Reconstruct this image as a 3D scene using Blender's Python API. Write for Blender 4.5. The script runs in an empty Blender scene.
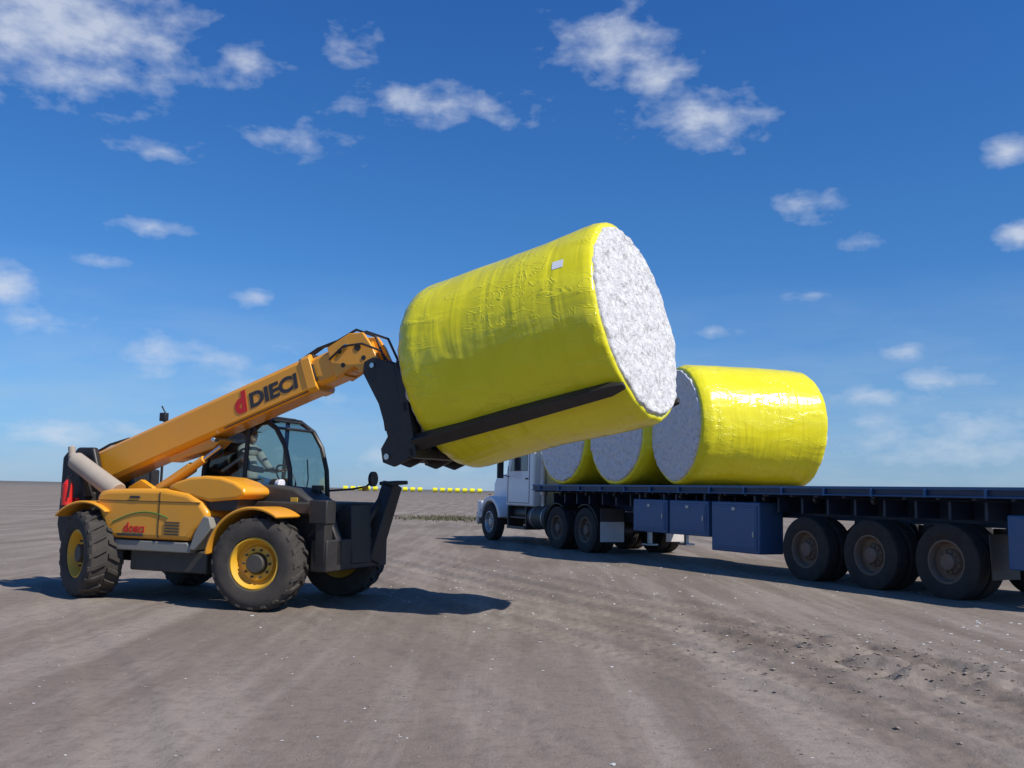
import bpy, bmesh, math, random
import numpy as np
from mathutils import Vector, Matrix, noise as mnoise
random.seed(7)
rad = math.radians
sc = bpy.context.scene
col = sc.collection
sc.view_settings.view_transform = 'Standard'
sc.view_settings.look = 'None'
sc.view_settings.exposure = 0

# ------------------------------------------------------------------ materials
def newmat(name):
    m = bpy.data.materials.new(name); m.use_nodes = True
    nt = m.node_tree
    return m, nt, nt.nodes['Principled BSDF']

def ramp(nt, fac, stops):
    r = nt.nodes.new('ShaderNodeValToRGB')
    cr = r.color_ramp
    while len(cr.elements) < len(stops): cr.elements.new(0.5)
    for e, (p, c) in zip(cr.elements, stops):
        e.position = p; e.color = (c[0], c[1], c[2], 1) if not isinstance(c, float) else (c, c, c, 1)
    nt.links.new(fac, r.inputs['Fac'])
    return r.outputs['Color']

def noise(nt, vec, scale, detail=5, rough=.55, dist=0):
    n = nt.nodes.new('ShaderNodeTexNoise')
    n.inputs['Scale'].default_value = scale; n.inputs['Detail'].default_value = detail
    n.inputs['Roughness'].default_value = rough; n.inputs['Distortion'].default_value = dist
    if vec is not None: nt.links.new(vec, n.inputs['Vector'])
    return n.outputs['Fac']

def mapping(nt, vec, scale=(1, 1, 1), rot=(0, 0, 0), loc=(0, 0, 0)):
    m = nt.nodes.new('ShaderNodeMapping')
    m.inputs['Scale'].default_value = scale; m.inputs['Rotation'].default_value = rot
    m.inputs['Location'].default_value = loc
    nt.links.new(vec, m.inputs['Vector'])
    return m.outputs['Vector']

def mix(nt, fac, a, b, mode='MIX'):
    m = nt.nodes.new('ShaderNodeMix'); m.data_type = 'RGBA'; m.blend_type = mode
    for sock, val in ((m.inputs[0], fac), (m.inputs[6], a), (m.inputs[7], b)):
        if isinstance(val, (int, float)): sock.default_value = val
        elif isinstance(val, tuple): sock.default_value = (val[0], val[1], val[2], 1)
        else: nt.links.new(val, sock)
    return m.outputs[2]

def math_(nt, op, a, b=None, c=None, clamp=False):
    m = nt.nodes.new('ShaderNodeMath'); m.operation = op; m.use_clamp = clamp
    for i, v in enumerate((a, b, c)):
        if v is None: continue
        if isinstance(v, (int, float)): m.inputs[i].default_value = v
        else: nt.links.new(v, m.inputs[i])
    return m.outputs[0]

def bump(nt, bs, height, strength=.3, dist=.02, prev=None):
    b = nt.nodes.new('ShaderNodeBump')
    b.inputs['Strength'].default_value = strength; b.inputs['Distance'].default_value = dist
    nt.links.new(height, b.inputs['Height'])
    if prev is not None: nt.links.new(prev, b.inputs['Normal'])
    nt.links.new(b.outputs['Normal'], bs.inputs['Normal'])
    return b.outputs['Normal']

def objco(nt):
    return nt.nodes.new('ShaderNodeTexCoord').outputs['Object']

DUST = (.27, .22, .17)
def paint(name, base, rough=.4, metal=0., dust=.35, dustscale=3., coat=0., bumps=.05, low=.0):
    m, nt, bs = newmat(name)
    oc = objco(nt)
    n1 = noise(nt, oc, dustscale, 4, .65)
    n2 = noise(nt, oc, dustscale * 9, 3, .6)
    f = ramp(nt, n1, [(.35, 0.0), (.75, 1.0)])
    f2 = math_(nt, 'MULTIPLY', f, dust)
    f3 = math_(nt, 'MULTIPLY_ADD', n2, dust * .35, f2)
    if low > 0:
        g = nt.nodes.new('ShaderNodeNewGeometry')
        sx = nt.nodes.new('ShaderNodeSeparateXYZ'); nt.links.new(g.outputs['Position'], sx.inputs[0])
        mr = nt.nodes.new('ShaderNodeMapRange'); nt.links.new(sx.outputs['Z'], mr.inputs['Value'])
        mr.inputs['From Min'].default_value = 0.1; mr.inputs['From Max'].default_value = 1.4
        mr.inputs['To Min'].default_value = low; mr.inputs['To Max'].default_value = 0
        f3 = math_(nt, 'ADD', f3, mr.outputs['Result'], clamp=True)
    c = mix(nt, f3, base, DUST)
    nt.links.new(c, bs.inputs['Base Color'])
    rr = math_(nt, 'MULTIPLY_ADD', f3, .5, rough, clamp=True)
    nt.links.new(rr, bs.inputs['Roughness'])
    bs.inputs['Metallic'].default_value = metal
    bs.inputs['Coat Weight'].default_value = coat
    if bumps > .1: bump(nt, bs, n2, bumps, .01)
    return m

M = {}
M['orange'] = paint('orange_paint', (.88, .37, .009), .30, dust=.12, coat=.3, low=.18)
M['rimyel'] = paint('rim_yellow', (.84, .46, .012), .45, dust=.25, low=.1)
M['black'] = paint('black_steel', (.013, .013, .014), .45, dust=.08, low=.06)
M['dgrey'] = paint('dark_plastic', (.024, .026, .024), .55, dust=.12, low=.10)
M['grey'] = paint('grey_skirt', (.24, .24, .21), .55, dust=.4)
M['beige'] = paint('exhaust_metal', (.42, .36, .29), .6, dust=.4)
M['steel'] = paint('chrome_rod', (.6, .6, .6), .2, metal=1., dust=.1)
M['red'] = paint('red_paint', (.62, .015, .012), .35, dust=.08)
M['tyre'] = paint('tyre_rubber', (.016, .016, .016), .85, dust=.14, dustscale=5, bumps=.2, low=.09)
M['ttyre'] = paint('truck_tyre', (.015, .014, .014), .85, dust=.09, dustscale=5, bumps=.2, low=.06)
M['trim'] = paint('truck_rim', (.16, .105, .073), .75, dust=.45, dustscale=6)
M['blue'] = paint('trailer_blue', (.014, .095, .25), .4, dust=.14, low=.10)
M['dblue'] = paint('trailer_dark_blue', (.009, .030, .075), .5, dust=.08, low=.04)
M['white'] = paint('truck_white', (.82, .83, .83), .35, dust=.06, coat=.3, low=.2)
M['timber'] = paint('deck_timber', (.18, .15, .13), .8, dust=.5)
M['alu'] = paint('aluminium', (.55, .55, .55), .4, metal=.8, dust=.4)
M['flap'] = paint('mud_flap', (.66, .62, .60), .6, dust=.3)
M['ink'] = paint('lettering_black', (.03, .03, .035), .4, dust=.05)
M['lamp'] = paint('lamp_lens', (.75, .75, .78), .1, dust=.05)
M['label'] = paint('label_white', (.78, .80, .84), .4, dust=.05)
M['green'] = paint('stripe_green', (.03, .22, .05), .4, dust=.05)
M['shirt'] = paint('shirt_cloth', (.42, .44, .47), .9, dust=.1)
M['trouser'] = paint('trouser_cloth', (.05, .055, .075), .9, dust=.1)
M['skin'] = paint('skin', (.50, .29, .20), .55, dust=.04)
M['cap'] = paint('cap_cloth', (.10, .11, .16), .9, dust=.1)

m, nt, bs = newmat('cab_glass')
nt.nodes.remove(bs)
out = nt.nodes['Material Output']
tr = nt.nodes.new('ShaderNodeBsdfTransparent'); tr.inputs[0].default_value = (.60, .68, .65, 1)
gl = nt.nodes.new('ShaderNodeBsdfGlossy'); gl.inputs['Roughness'].default_value = .03
fr = nt.nodes.new('ShaderNodeFresnel'); fr.inputs[0].default_value = 1.5
ff = math_(nt, 'MULTIPLY_ADD', fr.outputs[0], 1.0, .04, clamp=True)
ms = nt.nodes.new('ShaderNodeMixShader'); nt.links.new(ff, ms.inputs[0])
nt.links.new(tr.outputs[0], ms.inputs[1]); nt.links.new(gl.outputs[0], ms.inputs[2])
nt.links.new(ms.outputs[0], out.inputs[0]); M['glass'] = m
M['dglass'] = paint('dark_glass', (.02, .03, .04), .08, dust=.06, coat=.5)

# yellow plastic wrap
m, nt, bs = newmat('yellow_wrap')
oc = objco(nt)
w1 = noise(nt, mapping(nt, oc, (.8, 1.6, 1.6)), 1.4, 2, .5, .8)
w2 = noise(nt, mapping(nt, oc, (5, .8, .8)), 1.0, 2, .5, .5)
w3 = noise(nt, mapping(nt, oc, (1.6, 3.0, 3.0)), 2.2, 2, .5, 1.4)
c1 = ramp(nt, w1, [(.3, (.80, .71, .012)), (.7, (.88, .80, .030))])
c2 = mix(nt, math_(nt, 'MULTIPLY', ramp(nt, w2, [(.48, 0.), (.66, 1.)]), .25), c1, (.68, .63, .012))
nt.links.new(c2, bs.inputs['Base Color'])
bs.inputs['Roughness'].default_value = .20
rd = math_(nt, 'ABSOLUTE', math_(nt, 'SUBTRACT', w3, .5))
cre = ramp(nt, rd, [(.0, 1.), (.035, 0.)])
h = math_(nt, 'ADD', math_(nt, 'MULTIPLY', w1, .6), math_(nt, 'MULTIPLY_ADD', math_(nt, 'MULTIPLY', cre, ramp(nt, w1, [(.45, 0.), (.60, 1.)])), .12, math_(nt, 'MULTIPLY', w2, .55)))
bump(nt, bs, h, .60, .06)
M['wrap'] = m

m, nt, bs = newmat('raw_cotton')
oc = objco(nt)
a = noise(nt, oc, 12, 6, .75, .5); b = noise(nt, oc, 40, 3, .7)
c1 = ramp(nt, a, [(.36, (.56, .54, .51)), (.46, (.86, .85, .83)), (.7, (.93, .93, .92))])
c2 = mix(nt, ramp(nt, b, [(.58, 0.), (.66, .6)]), c1, (.40, .34, .27))
nt.links.new(c2, bs.inputs['Base Color']); bs.inputs['Roughness'].default_value = 1
bs.inputs['Specular IOR Level'].default_value = .1
bump(nt, bs, a, 1., .06)
M['cotton'] = m

# ------------------------------------------------------------------ geometry helpers
def box2(x0, x1, y0, y1, z0, z1):
    v = [Vector((x, y, z)) for x in (x0, x1) for y in (y0, y1) for z in (z0, z1)]
    f = [(0, 1, 3, 2), (4, 6, 7, 5), (0, 4, 5, 1), (2, 3, 7, 6), (0, 2, 6, 4), (1, 5, 7, 3)]
    return v, f
def prism(prof, y0, y1, inset=None):
    n = len(prof)
    v = [Vector((p[0], y0, p[1])) for p in prof] + [Vector((p[0], y1, p[1])) for p in prof]
    f = [tuple(range(n)), tuple(range(2 * n - 1, n - 1, -1))]
    f += [(i, i + n, (i + 1) % n + n, (i + 1) % n) for i in range(n)]
    return v, f
def xform(g, mtx):
    return [mtx @ p for p in g[0]], g[1]
def cyl(p0, p1, r0, r1=None, seg=16):
    p0 = Vector(p0); p1 = Vector(p1); r1 = r0 if r1 is None else r1
    d = (p1 - p0).normalized()
    a = d.orthogonal().normalized(); b = d.cross(a)
    v = []
    for p, r in ((p0, r0), (p1, r1)):
        for i in range(seg):
            t = 2 * math.pi * i / seg
            v.append(p + a * math.cos(t) * r + b * math.sin(t) * r)
    f = [tuple(range(seg - 1, -1, -1)), tuple(range(seg, 2 * seg))]
    f += [(i, (i + 1) % seg, (i + 1) % seg + seg, i + seg) for i in range(seg)]
    return v, f
def tube(pts, r, seg=8):
    pts = [Vector(p) for p in pts]; V = []; F = []
    ref = Vector((.13, .31, .94)).normalized()
    for k, p in enumerate(pts):
        d = (pts[min(k + 1, len(pts) - 1)] - pts[max(k - 1, 0)]).normalized()
        a = d.cross(ref).normalized(); b = d.cross(a)
        for i in range(seg):
            t = 2 * math.pi * i / seg
            V.append(p + (a * math.cos(t) + b * math.sin(t)) * r)
    for k in range(len(pts) - 1):
        for i in range(seg):
            j = (i + 1) % seg
            F.append((k * seg + i, k * seg + j, (k + 1) * seg + j, (k + 1) * seg + i))
    F.append(tuple(range(seg))); F.append(tuple(range((len(pts) - 1) * seg, len(pts) * seg)))
    return V, F
def beam(p0, p1, w, h, up=(0, 0, 1)):
    p0 = Vector(p0); p1 = Vector(p1); d = (p1 - p0).normalized()
    s = d.cross(Vector(up)).normalized(); u = s.cross(d)
    v = []
    for p in (p0, p1):
        for a, b in ((-1, -1), (1, -1), (1, 1), (-1, 1)):
            v.append(p + s * a * w / 2 + u * b * h / 2)
    f = [(3, 2, 1, 0), (4, 5, 6, 7)] + [(i, (i + 1) % 4, (i + 1) % 4 + 4, i + 4) for i in range(4)]
    return v, f
def lathe(prof, seg=48, c=(0, 0, 0)):   # about Y
    V = []; F = []; n = len(prof); c = Vector(c)
    for i in range(seg):
        t = 2 * math.pi * i / seg
        for r, y in prof: V.append(c + Vector((r * math.cos(t), y, r * math.sin(t))))
    for i in range(seg):
        j = (i + 1) % seg
        for k in range(n - 1): F.append((i * n + k, i * n + k + 1, j * n + k + 1, j * n + k))
    return V, F
def arc(cx, cz, r0, r1, a0, a1, y0, y1, n=16):
    V = []; F = []
    for i in range(n + 1):
        t = rad(a0 + (a1 - a0) * i / n)
        for r, y in ((r0, y0), (r1, y0), (r1, y1), (r0, y1)):
            V.append(Vector((cx + r * math.cos(t), y, cz + r * math.sin(t))))
    for i in range(n):
        for k in range(4):
            l = (k + 1) % 4
            F.append((i * 4 + k, i * 4 + l, (i + 1) * 4 + l, (i + 1) * 4 + k))
    F.append((0, 1, 2, 3)); F.append((n * 4 + 3, n * 4 + 2, n * 4 + 1, n * 4))
    return V, F
def ellipsoid(c, r, su=20, sv=14):
    V = []; F = []
    for i in range(sv + 1):
        ph = math.pi * i / sv
        for j in range(su):
            t = 2 * math.pi * j / su
            V.append(Vector((c[0] + r[0] * math.sin(ph) * math.cos(t), c[1] + r[1] * math.sin(ph) * math.sin(t), c[2] + r[2] * math.cos(ph))))
    for i in range(sv):
        for j in range(su):
            k = (j + 1) % su
            F.append((i * su + j, (i + 1) * su + j, (i + 1) * su + k, i * su + k))
    return V, F

def make(name, parent, mat, geos, bevel=0, xf=None, angle=35, local=None, segs=2):
    V = []; F = []
    if isinstance(geos, tuple): geos = [geos]
    for v, f in geos:
        o = len(V); V += [tuple(p) for p in v]; F += [tuple(i + o for i in q) for q in f]
    me = bpy.data.meshes.new(name); me.from_pydata(V, [], F)
    if xf is not None: me.transform(xf)
    bm = bmesh.new(); bm.from_mesh(me); bmesh.ops.recalc_face_normals(bm, faces=bm.faces)
    bm.to_mesh(me); bm.free()
    me.shade_smooth(); me.set_sharp_from_angle(angle=rad(angle))
    me.materials.append(mat)
    ob = bpy.data.objects.new(name, me); col.objects.link(ob)
    if parent: ob.parent = parent
    if local is not None: ob.matrix_local = local
    if bevel:
        b = ob.modifiers.new('bevel', 'BEVEL'); b.width = bevel; b.segments = segs
        b.limit_method = 'ANGLE'; b.angle_limit = rad(32); b.harden_normals = False
    return ob
def empty(name, loc=(0, 0, 0), rz=0, mtx=None):
    e = bpy.data.objects.new(name, None); col.objects.link(e); e.empty_display_size = .3
    if mtx is not None: e.matrix_world = mtx
    else: e.location = loc; e.rotation_euler = (0, 0, rad(rz))
    return e

# ------------------------------------------------------------------ wheels
def wheel(name, parent, c, steer, R, W, rR, rimmat, tyremat, side=-1, kind='lug', dish=.0):
    L = Matrix.Translation(Vector(c)) @ Matrix.Rotation(rad(steer), 4, 'Z')
    if side > 0: L = L @ Matrix.Rotation(math.pi, 4, 'Z')
    h = W / 2
    if kind == 'lug':
        pr = [(rR, -h * .82), (rR + .02, -h * .95), (rR + (R - rR) * .45, -h * 1.06), (R * .88, -h * 1.0), (R * .945, -h * .86), (R - .035, -h * .5), (R - .028, 0)]
    else:
        pr = [(rR, -h * .8), (rR + .02, -h * .9), (rR + (R - rR) * .5, -h * 1.03), (R * .93, -h * .95), (R * .985, -h * .84), (R, -h * .7),
              (R, -h * .48), (R - .014, -h * .46), (R - .014, -h * .40), (R, -h * .38), (R, -h * .06), (R - .014, -h * .04)]
    pr = pr + [(r, -y) for r, y in reversed(pr) if not (y == 0)]
    g = [lathe(pr, 56)]
    if kind == 'lug':
        n = 20
        for s in (-1, 1):
            for k in range(n):
                t0 = 2 * math.pi * (k + (0.5 if s > 0 else 0)) / n
                V = []
                for (y, ri, ro, dt, w) in ((s * .01, R - .06, R + .0, 0.16, .055), (s * h * .62, R - .06, R - .005, .05, .06), (s * h * 1.0, R * .9 - .03, R * .925, -.02, .07)):
                    for (tt, rr) in ((-w / 2, ri), (w / 2, ri), (w / 2 * .8, ro), (-w / 2 * .8, ro)):
                        t = t0 + dt + tt / R
                        V.append(Vector((rr * math.cos(t), y, rr * math.sin(t))))
                F = [(0, 1, 2, 3), (11, 10, 9, 8)]
                for q in (0, 4):
                    F += [(q + i, q + (i + 1) % 4, q + (i + 1) % 4 + 4, q + i + 4) for i in range(4)]
                g.append((V, F))
    make(name + '_tyre', parent, tyremat, g, local=L, angle=40)
    if dish > 0:
        rp = [(rR + .012, -h * .9), (rR - .012, -h * .92), (rR - .03, -h * .6), (rR - .035, dish - h), (rR * .62, dish - h + .01), (rR * .55, dish - h - .03),
              (rR * .42, dish - h - .04), (rR * .38, -h * .75), (rR * .25, -h * .8), (.0, -h * .8)]
    else:
        rp = [(rR + .015, -h * .86), (rR - .01, -h * .9), (rR - .03, -h * .7), (rR - .05, -h * .3), (rR * .72, -h * .22), (rR * .66, -h * .42),
              (rR * .45, -h * .46), (rR * .40, -h * .35), (rR * .36, -h * .62), (rR * .2, -h * .7), (0, -h * .7)]
    g = [lathe(rp, 40)]
    g.append(lathe([(rR + .01, h * .86), (rR - .03, h * .7), (rR * .5, h * .3), (0, h * .3)], 40))
    make(name + '_rim', parent, rimmat, g, local=L, angle=30)
    yb = (dish - h - .045) if dish > 0 else -h * .48
    bolts = []
    for k in range(10):
        t = 2 * math.pi * k / 10; r = rR * .49 if dish > 0 else rR * .55
        bolts.append(cyl((r * math.cos(t), yb + .01, r * math.sin(t)), (r * math.cos(t), yb - .025, r * math.sin(t)), .014, seg=6))
    make(name + '_bolts', parent, M['dgrey'] if dish == 0 else M['trim'], bolts, local=L)
    if kind == 'lug':
        make(name + '_hub', parent, M['dgrey'], [cyl((0, -h * .3, 0), (0, -h * .8, 0), rR * .42, rR * .36, 20)], .01, local=L)

# ------------------------------------------------------------------ bales
def bale_matrix(center, head, tilt):
    return Matrix.Translation(Vector(center)) @ Matrix.Rotation(rad(head), 4, 'Z') @ Matrix.Rotation(rad(-tilt), 4, 'Y')
def make_bale(center, head, tilt, R, Ln, seed, flat=False):
    e = empty('cotton_bale', mtx=bale_matrix(center, head, tilt))
    off = Vector((seed * 7.3, seed * 3.1, seed * 5.7))
    nth, nx = 240, 110
    prof = []
    for i in range(nx + 1):
        u = i / nx; x = (u - .5) * Ln
        el_ = u * Ln; er_ = (1 - u) * Ln
        r = R * (1 - .055 * max(0, 1 - el_ / .22) ** 2 - .022 * max(0, 1 - er_ / .12) ** 2)
        prof.append((x, r, 1.))
    prof = [(-Ln / 2 + .01, R * .85, .3), (-Ln / 2 - .01, R * .885, .3), (-Ln / 2 - .015, R * .92, .6)] + prof + [(Ln / 2 + .018, R * .955, .6), (Ln / 2 + .014, R * .932, .5), (Ln / 2 - .03, R * .92, .5)]
    def disp(x, t, amt):
        p = Vector((x * 1.1, math.cos(t) * 1.0 * R, math.sin(t) * 1.0 * R)) + off
        d = .032 * mnoise.noise(p * .9)
        q = Vector((x * 4.2, math.cos(t + x * .12) * 1.0, math.sin(t + x * .12) * 1.0)) + off
        zone = max(0., mnoise.noise(p * 1.3 + Vector((9, 2, 4))) + .30)
        d += .014 * mnoise.noise(q) * zone
        q2 = Vector((x * 1.3, math.cos(t) * 6, math.sin(t) * 6)) + off
        n2 = mnoise.noise(q2)
        d += .008 * max(0, 1 - abs(n2) * 6) * max(0, mnoise.noise(p * 1.7 + Vector((5, 5, 5))) + .12)
        endw = max(0, 1 - (Ln / 2 - abs(x)) / .30)
        d += .016 * endw * mnoise.noise(Vector((x * 1.5, math.cos(t) * 9, math.sin(t) * 9)) + off)
        return d * amt
    V = []; F = []
    for x, r, am in prof:
        for j in range(nth):
            t = 2 * math.pi * j / nth
            rr = r + disp(x, t, am)
            y, z = rr * math.cos(t), rr * math.sin(t)
            if flat:
                zl = -R * .975
                if z < zl: z = zl + (z - zl) * .1
                z = z * (.985); y = y * 1.01
            V.append(Vector((x, y, z)))
    n = len(prof)
    for i in range(n - 1):
        for j in range(nth):
            k = (j + 1) % nth
            F.append((i * nth + j, i * nth + k, (i + 1) * nth + k, (i + 1) * nth + j))
    wrap = make('plastic_wrap', e, M['wrap'], [(V, F)], angle=60)
    g = []
    for s in (-1, 1):
        V = []; F = []; nr = 70; nt_ = 260
        Rc = R * (.945 if s > 0 else .90)
        for i in range(nr + 1):
            fr_ = i / nr; r = Rc * math.sin(fr_ * math.pi / 2) ** .9
            for j in range(nt_):
                t = 2 * math.pi * j / nt_
                p = Vector((s * 3 + 0, r * math.cos(t), r * math.sin(t))) + off
                nn = mnoise.fractal(p * 6, .9, 2.1, 4) * .020 + mnoise.noise(p * 1.6) * .022
                edge = max(0, (fr_ - .80) / .20)
                x = s * (Ln / 2 + .05 + .02 * (1 - (r / R) ** 2) + nn - .075 * edge ** 3)
                r2 = r * (1 + (.024 * mnoise.noise(p * 8)) * (fr_ > .6))
                z = r2 * math.sin(t)
                if flat: z = max(z, -R * .955) * .985
                V.append(Vector((x, r2 * math.cos(t), z)))
        for i in range(nr):
            for j in range(nt_):
                k = (j + 1) % nt_
                F.append((i * nt_ + j, i * nt_ + k, (i + 1) * nt_ + k, (i + 1) * nt_ + j))
        g.append((V, F))
    make('cotton_faces', e, M['cotton'], g, angle=80)
    return e, wrap

BH, BT = -29, 12.5
BC = (.31, 11.02, 3.04)
BM = bale_matrix(BC, BH, BT)
BL, BR = 2.46, 1.15
lifted, lwrap = make_bale(BC, BH, BT, BR, BL, 1)
V = []; F = []
for i in range(7):
    x = .80 + .13 * i / 6
    for j in range(7):
        a_ = 148 + 5.5 * j / 6
        V.append(Vector((x, (BR + .035) * math.cos(rad(a_)) * 1.0, (BR + .035) * math.sin(rad(a_)))))
# camera side of the bale is local -y, so mirror the angle there
V = [Vector((p.x, -abs(p.y), p.z)) for p in V]
for i in range(6):
    for j in range(6): F.append((i * 7 + j, i * 7 + j + 1, (i + 1) * 7 + j + 1, (i + 1) * 7 + j))
tag = make('module_tag', lifted, M['label'], [(V, F)])
sw = tag.modifiers.new('wrap', 'SHRINKWRAP'); sw.target = lwrap; sw.wrap_method = 'NEAREST_SURFACEPOINT'; sw.wrap_mode = 'ABOVE_SURFACE'; sw.offset = .004

TD = Vector((-.438, .899, 0)).normalized(); TO = Vector((6.17, 13.64, 0)); TN = Vector((-TD.y, TD.x, 0))
def tpos(s, y, z): return TO + TD * s + TN * y + Vector((0, 0, z))
deckz = 1.58
for k, (s, hd, R, Ln, yo) in enumerate(((6.18, 15, 1.28, 2.70, -1.36), (8.72, 25.5, 1.22, 2.45, -1.27), (11.17, 26.5, 1.20, 2.42, -1.22))):
    c = tpos(s, yo, deckz + R * .96)
    make_bale(c, hd, 0, R, Ln, 2 + k, flat=True)

# ------------------------------------------------------------------ trailer
tz = math.degrees(math.atan2(TD.y, TD.x))
TR = empty('flatbed_trailer', TO, tz)
x0, x1 = -2.0, 12.7
make('deck', TR, M['timber'], [box2(x0 + .03, x1 - .03, -2.42 + i * .2, -2.42 + i * .2 + .19, 1.53, 1.575) for i in range(12)], .004)
g = [box2(x0, x1, -.05, 0, 1.43, 1.585), box2(x0, x1, -.14, -.05, 1.43, 1.45), box2(x0, x1, -2.5, -2.45, 1.40, 1.585), box2(x0, x0 + .04, -2.45, -.05, 1.40, 1.58), box2(x1 - .04, x1, -2.45, -.05, 1.40, 1.58)]
make('side_rails', TR, M['dblue'], g, .006)
g = [box2(x0, x1, .003, .022, 1.545, 1.588), cyl((x0, .035, 1.45), (x1, .035, 1.45), .012, seg=8)]
for i in range(15):
    x = x0 + .25 + i * 1.0
    g.append(box2(x, x + .04, 0.004, .045, 1.43, 1.56))
make('rope_rail', TR, M['blue'], g, .003)
g = [box2(x0 + .1, x1 - .2, -.86, -.72, 1.02, 1.06), box2(x0 + .1, x1 - .2, -.80, -.78, 1.06, 1.45), box2(x0 + .1, x1 - .2, -1.78, -1.64, 1.02, 1.06), box2(x0 + .1, x1 - .2, -1.72, -1.70, 1.06, 1.45)]
for i in range(24):
    x = x0 + .3 + i * .6
    g.append(box2(x, x + .06, -2.44, -.06, 1.40, 1.50))
    g.append(prism([(x, 1.12), (x + .05, 1.12), (x + .05, 1.38), (x, 1.38)], -.78, -.3))
make('chassis_beams', TR, M['dblue'], g, .004)
g = []
for i in range(9):
    x = 1.3 + i * 1.25
    g.append(cyl((x, -.10, 1.36), (x + .06, -.10, 1.36), .055, seg=14)); g.append(box2(x - .01, x + .07, -.13, -.07, 1.38, 1.44))
make('strap_winches', TR, M['black'], g, .004)
def sbox(name, a, b, z0, z1, mat):
    make(name, TR, mat, [box2(a, b, -.62, -.06, z0, z1)], .02)
    make(name + '_door', TR, mat, [box2(a + .06, b - .06, -.065, -.045, z0 + .06, z1 - .06), box2(a + .1, b - .1, -.05, -.038, z0 + .1, z1 - .1)], .008)
    make(name + '_latch', TR, M['alu'], [box2((a + b) / 2 - .05, (a + b) / 2 + .05, -.045, -.02, z1 - .16, z1 - .10), box2(a + .12, a + .16, -.045, -.02, z0 + .3, z0 + .4)], .004)
    make(name + '_bracket', TR, M['dblue'], [box2(a + .15, a + .2, -.6, -.1, z1, 1.41), box2(b - .2, b - .15, -.6, -.1, z1, 1.41)], .003)
sbox('tool_box', 6.78, 8.04, .60, 1.29, M['blue'])
sbox('storage_box', 5.42, 6.70, .60, 1.29, M['blue'])
sbox('gate_box', 3.95, 5.32, .36, 1.29, M['blue'])
make('rear_panel', TR, M['blue'], [box2(-1.35, -.98, -.5, -.04, .50, 1.22), box2(-1.95, -1.4, -.5, -.04, .62, 1.22)], .02)
RT = .54
for i, s in enumerate((0, 1.4, 2.8)):
    for nm, y in (('outer', -.16), ('inner', -.47)):
        dd = .13 if nm == 'outer' else 0
        wheel(f'axle_{i}_near_{nm}', TR, (s, y, RT - .01), 0, RT, .27, .30, M['trim'], M['ttyre'], side=1, kind='road', dish=dd)
        wheel(f'axle_{i}_far_{nm}', TR, (s, -2.5 - y, RT - .01), 0, RT, .27, .30, M['trim'], M['ttyre'], side=-1, kind='road', dish=dd)
g = []
for s in (0, 1.4, 2.8):
    g += [cyl((s, -2.3, .505), (s, -.2, .505), .065), cyl((s, -.78, .505), (s, -.6, .505), .21), cyl((s, -1.9, .505), (s, -1.72, .505), .21)]
    for y in (-.79, -1.71):
        g += [beam((s - .5, y, .98), (s + .05, y, .56), .08, .10), cyl((s + .35, y, .58), (s + .35, y, .98), .12), box2(s - .56, s - .44, y - .06, y + .06, .82, 1.03)]
make('axles_suspension', TR, M['black'], g, .005)
make('rear_flap', TR, M['black'], [beam((-.75, -.3, .34), (-.72, -.3, .95), .56, .012, (1, 0, 0))])
g = []
for y in (-.75, -1.75):
    g += [box2(8.35, 8.47, y - .06, y + .06, .55, 1.2), box2(8.37, 8.45, y - .04, y + .04, .3, .6), box2(8.26, 8.56, y - .12, y + .12, .26, .30), beam((8.4, y, .6), (9.1, y, 1.05), .04, .04)]
g.append(cyl((8.41, -.75, 1.0), (8.41, -.1, 1.0), .015))
make('landing_legs', TR, M['alu'], g, .004)
make('tail_lights', TR, M['red'], [box2(-2.05, -2.0, -.5, -.2, 1.15, 1.25), box2(-2.05, -2.0, -2.3, -2.0, 1.15, 1.25)], .005)

# ------------------------------------------------------------------ prime mover
TK = empty('semi_truck', TO, tz)
for i, s in enumerate((10.07, 11.46)):
    wheel(f'drive_{i}_near', TK, (s, -.16, .52), 0, .53, .27, .29, M['trim'], M['ttyre'], side=1, kind='road', dish=.13)
    wheel(f'drive_{i}_near_inner', TK, (s, -.47, .52), 0, .53, .27, .29, M['trim'], M['ttyre'], side=1, kind='road')
    wheel(f'drive_{i}_far', TK, (s, -2.34, .52), 0, .53, .27, .29, M['trim'], M['ttyre'], side=-1, kind='road', dish=.13)
    wheel(f'drive_{i}_far_inner', TK, (s, -2.03, .52), 0, .53, .27, .29, M['trim'], M['ttyre'], side=-1, kind='road')
SX = 15.55
wheel('steer_near', TK, (SX, -.2, .51), 0, .52, .30, .29, M['alu'], M['ttyre'], side=1, kind='road')
wheel('steer_far', TK, (SX, -2.25, .51), 0, .52, .30, .29, M['alu'], M['ttyre'], side=-1, kind='road')
g = [box2(9.1, 16.2, -.90, -.80, .72, 1.0), box2(9.1, 16.2, -1.70, -1.60, .72, 1.0), box2(9.9, 11.6, -1.55, -.95, 1.02, 1.18)]
for s in (10.07, 11.46, SX): g.append(cyl((s, -2.2, .51), (s, -.3, .51), .08))
g += [cyl((10.07, -1.25, .51), (10.07, -1.0, .51), .22), cyl((11.46, -1.25, .51), (11.46, -1.0, .51), .22), box2(12.3, 13.0, -1.6, -.9, .6, 1.3)]
make('truck_chassis', TK, M['black'], g, .01)
g = []
for y0_, y1_ in ((-.62, -.03), (-2.47, -1.88)):
    g += [arc(10.07, .51, .60, .62, 60, 165, y0_, y1_, 12), arc(11.46, .51, .60, .62, 15, 120, y0_, y1_, 12)]
make('mudguards', TK, M['black'], g)
make('mud_flaps', TK, M['flap'], [box2(9.33, 9.345, -.66, -.02, .28, .74), box2(9.33, 9.345, -2.48, -1.84, .28, .74)], .003)
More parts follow.
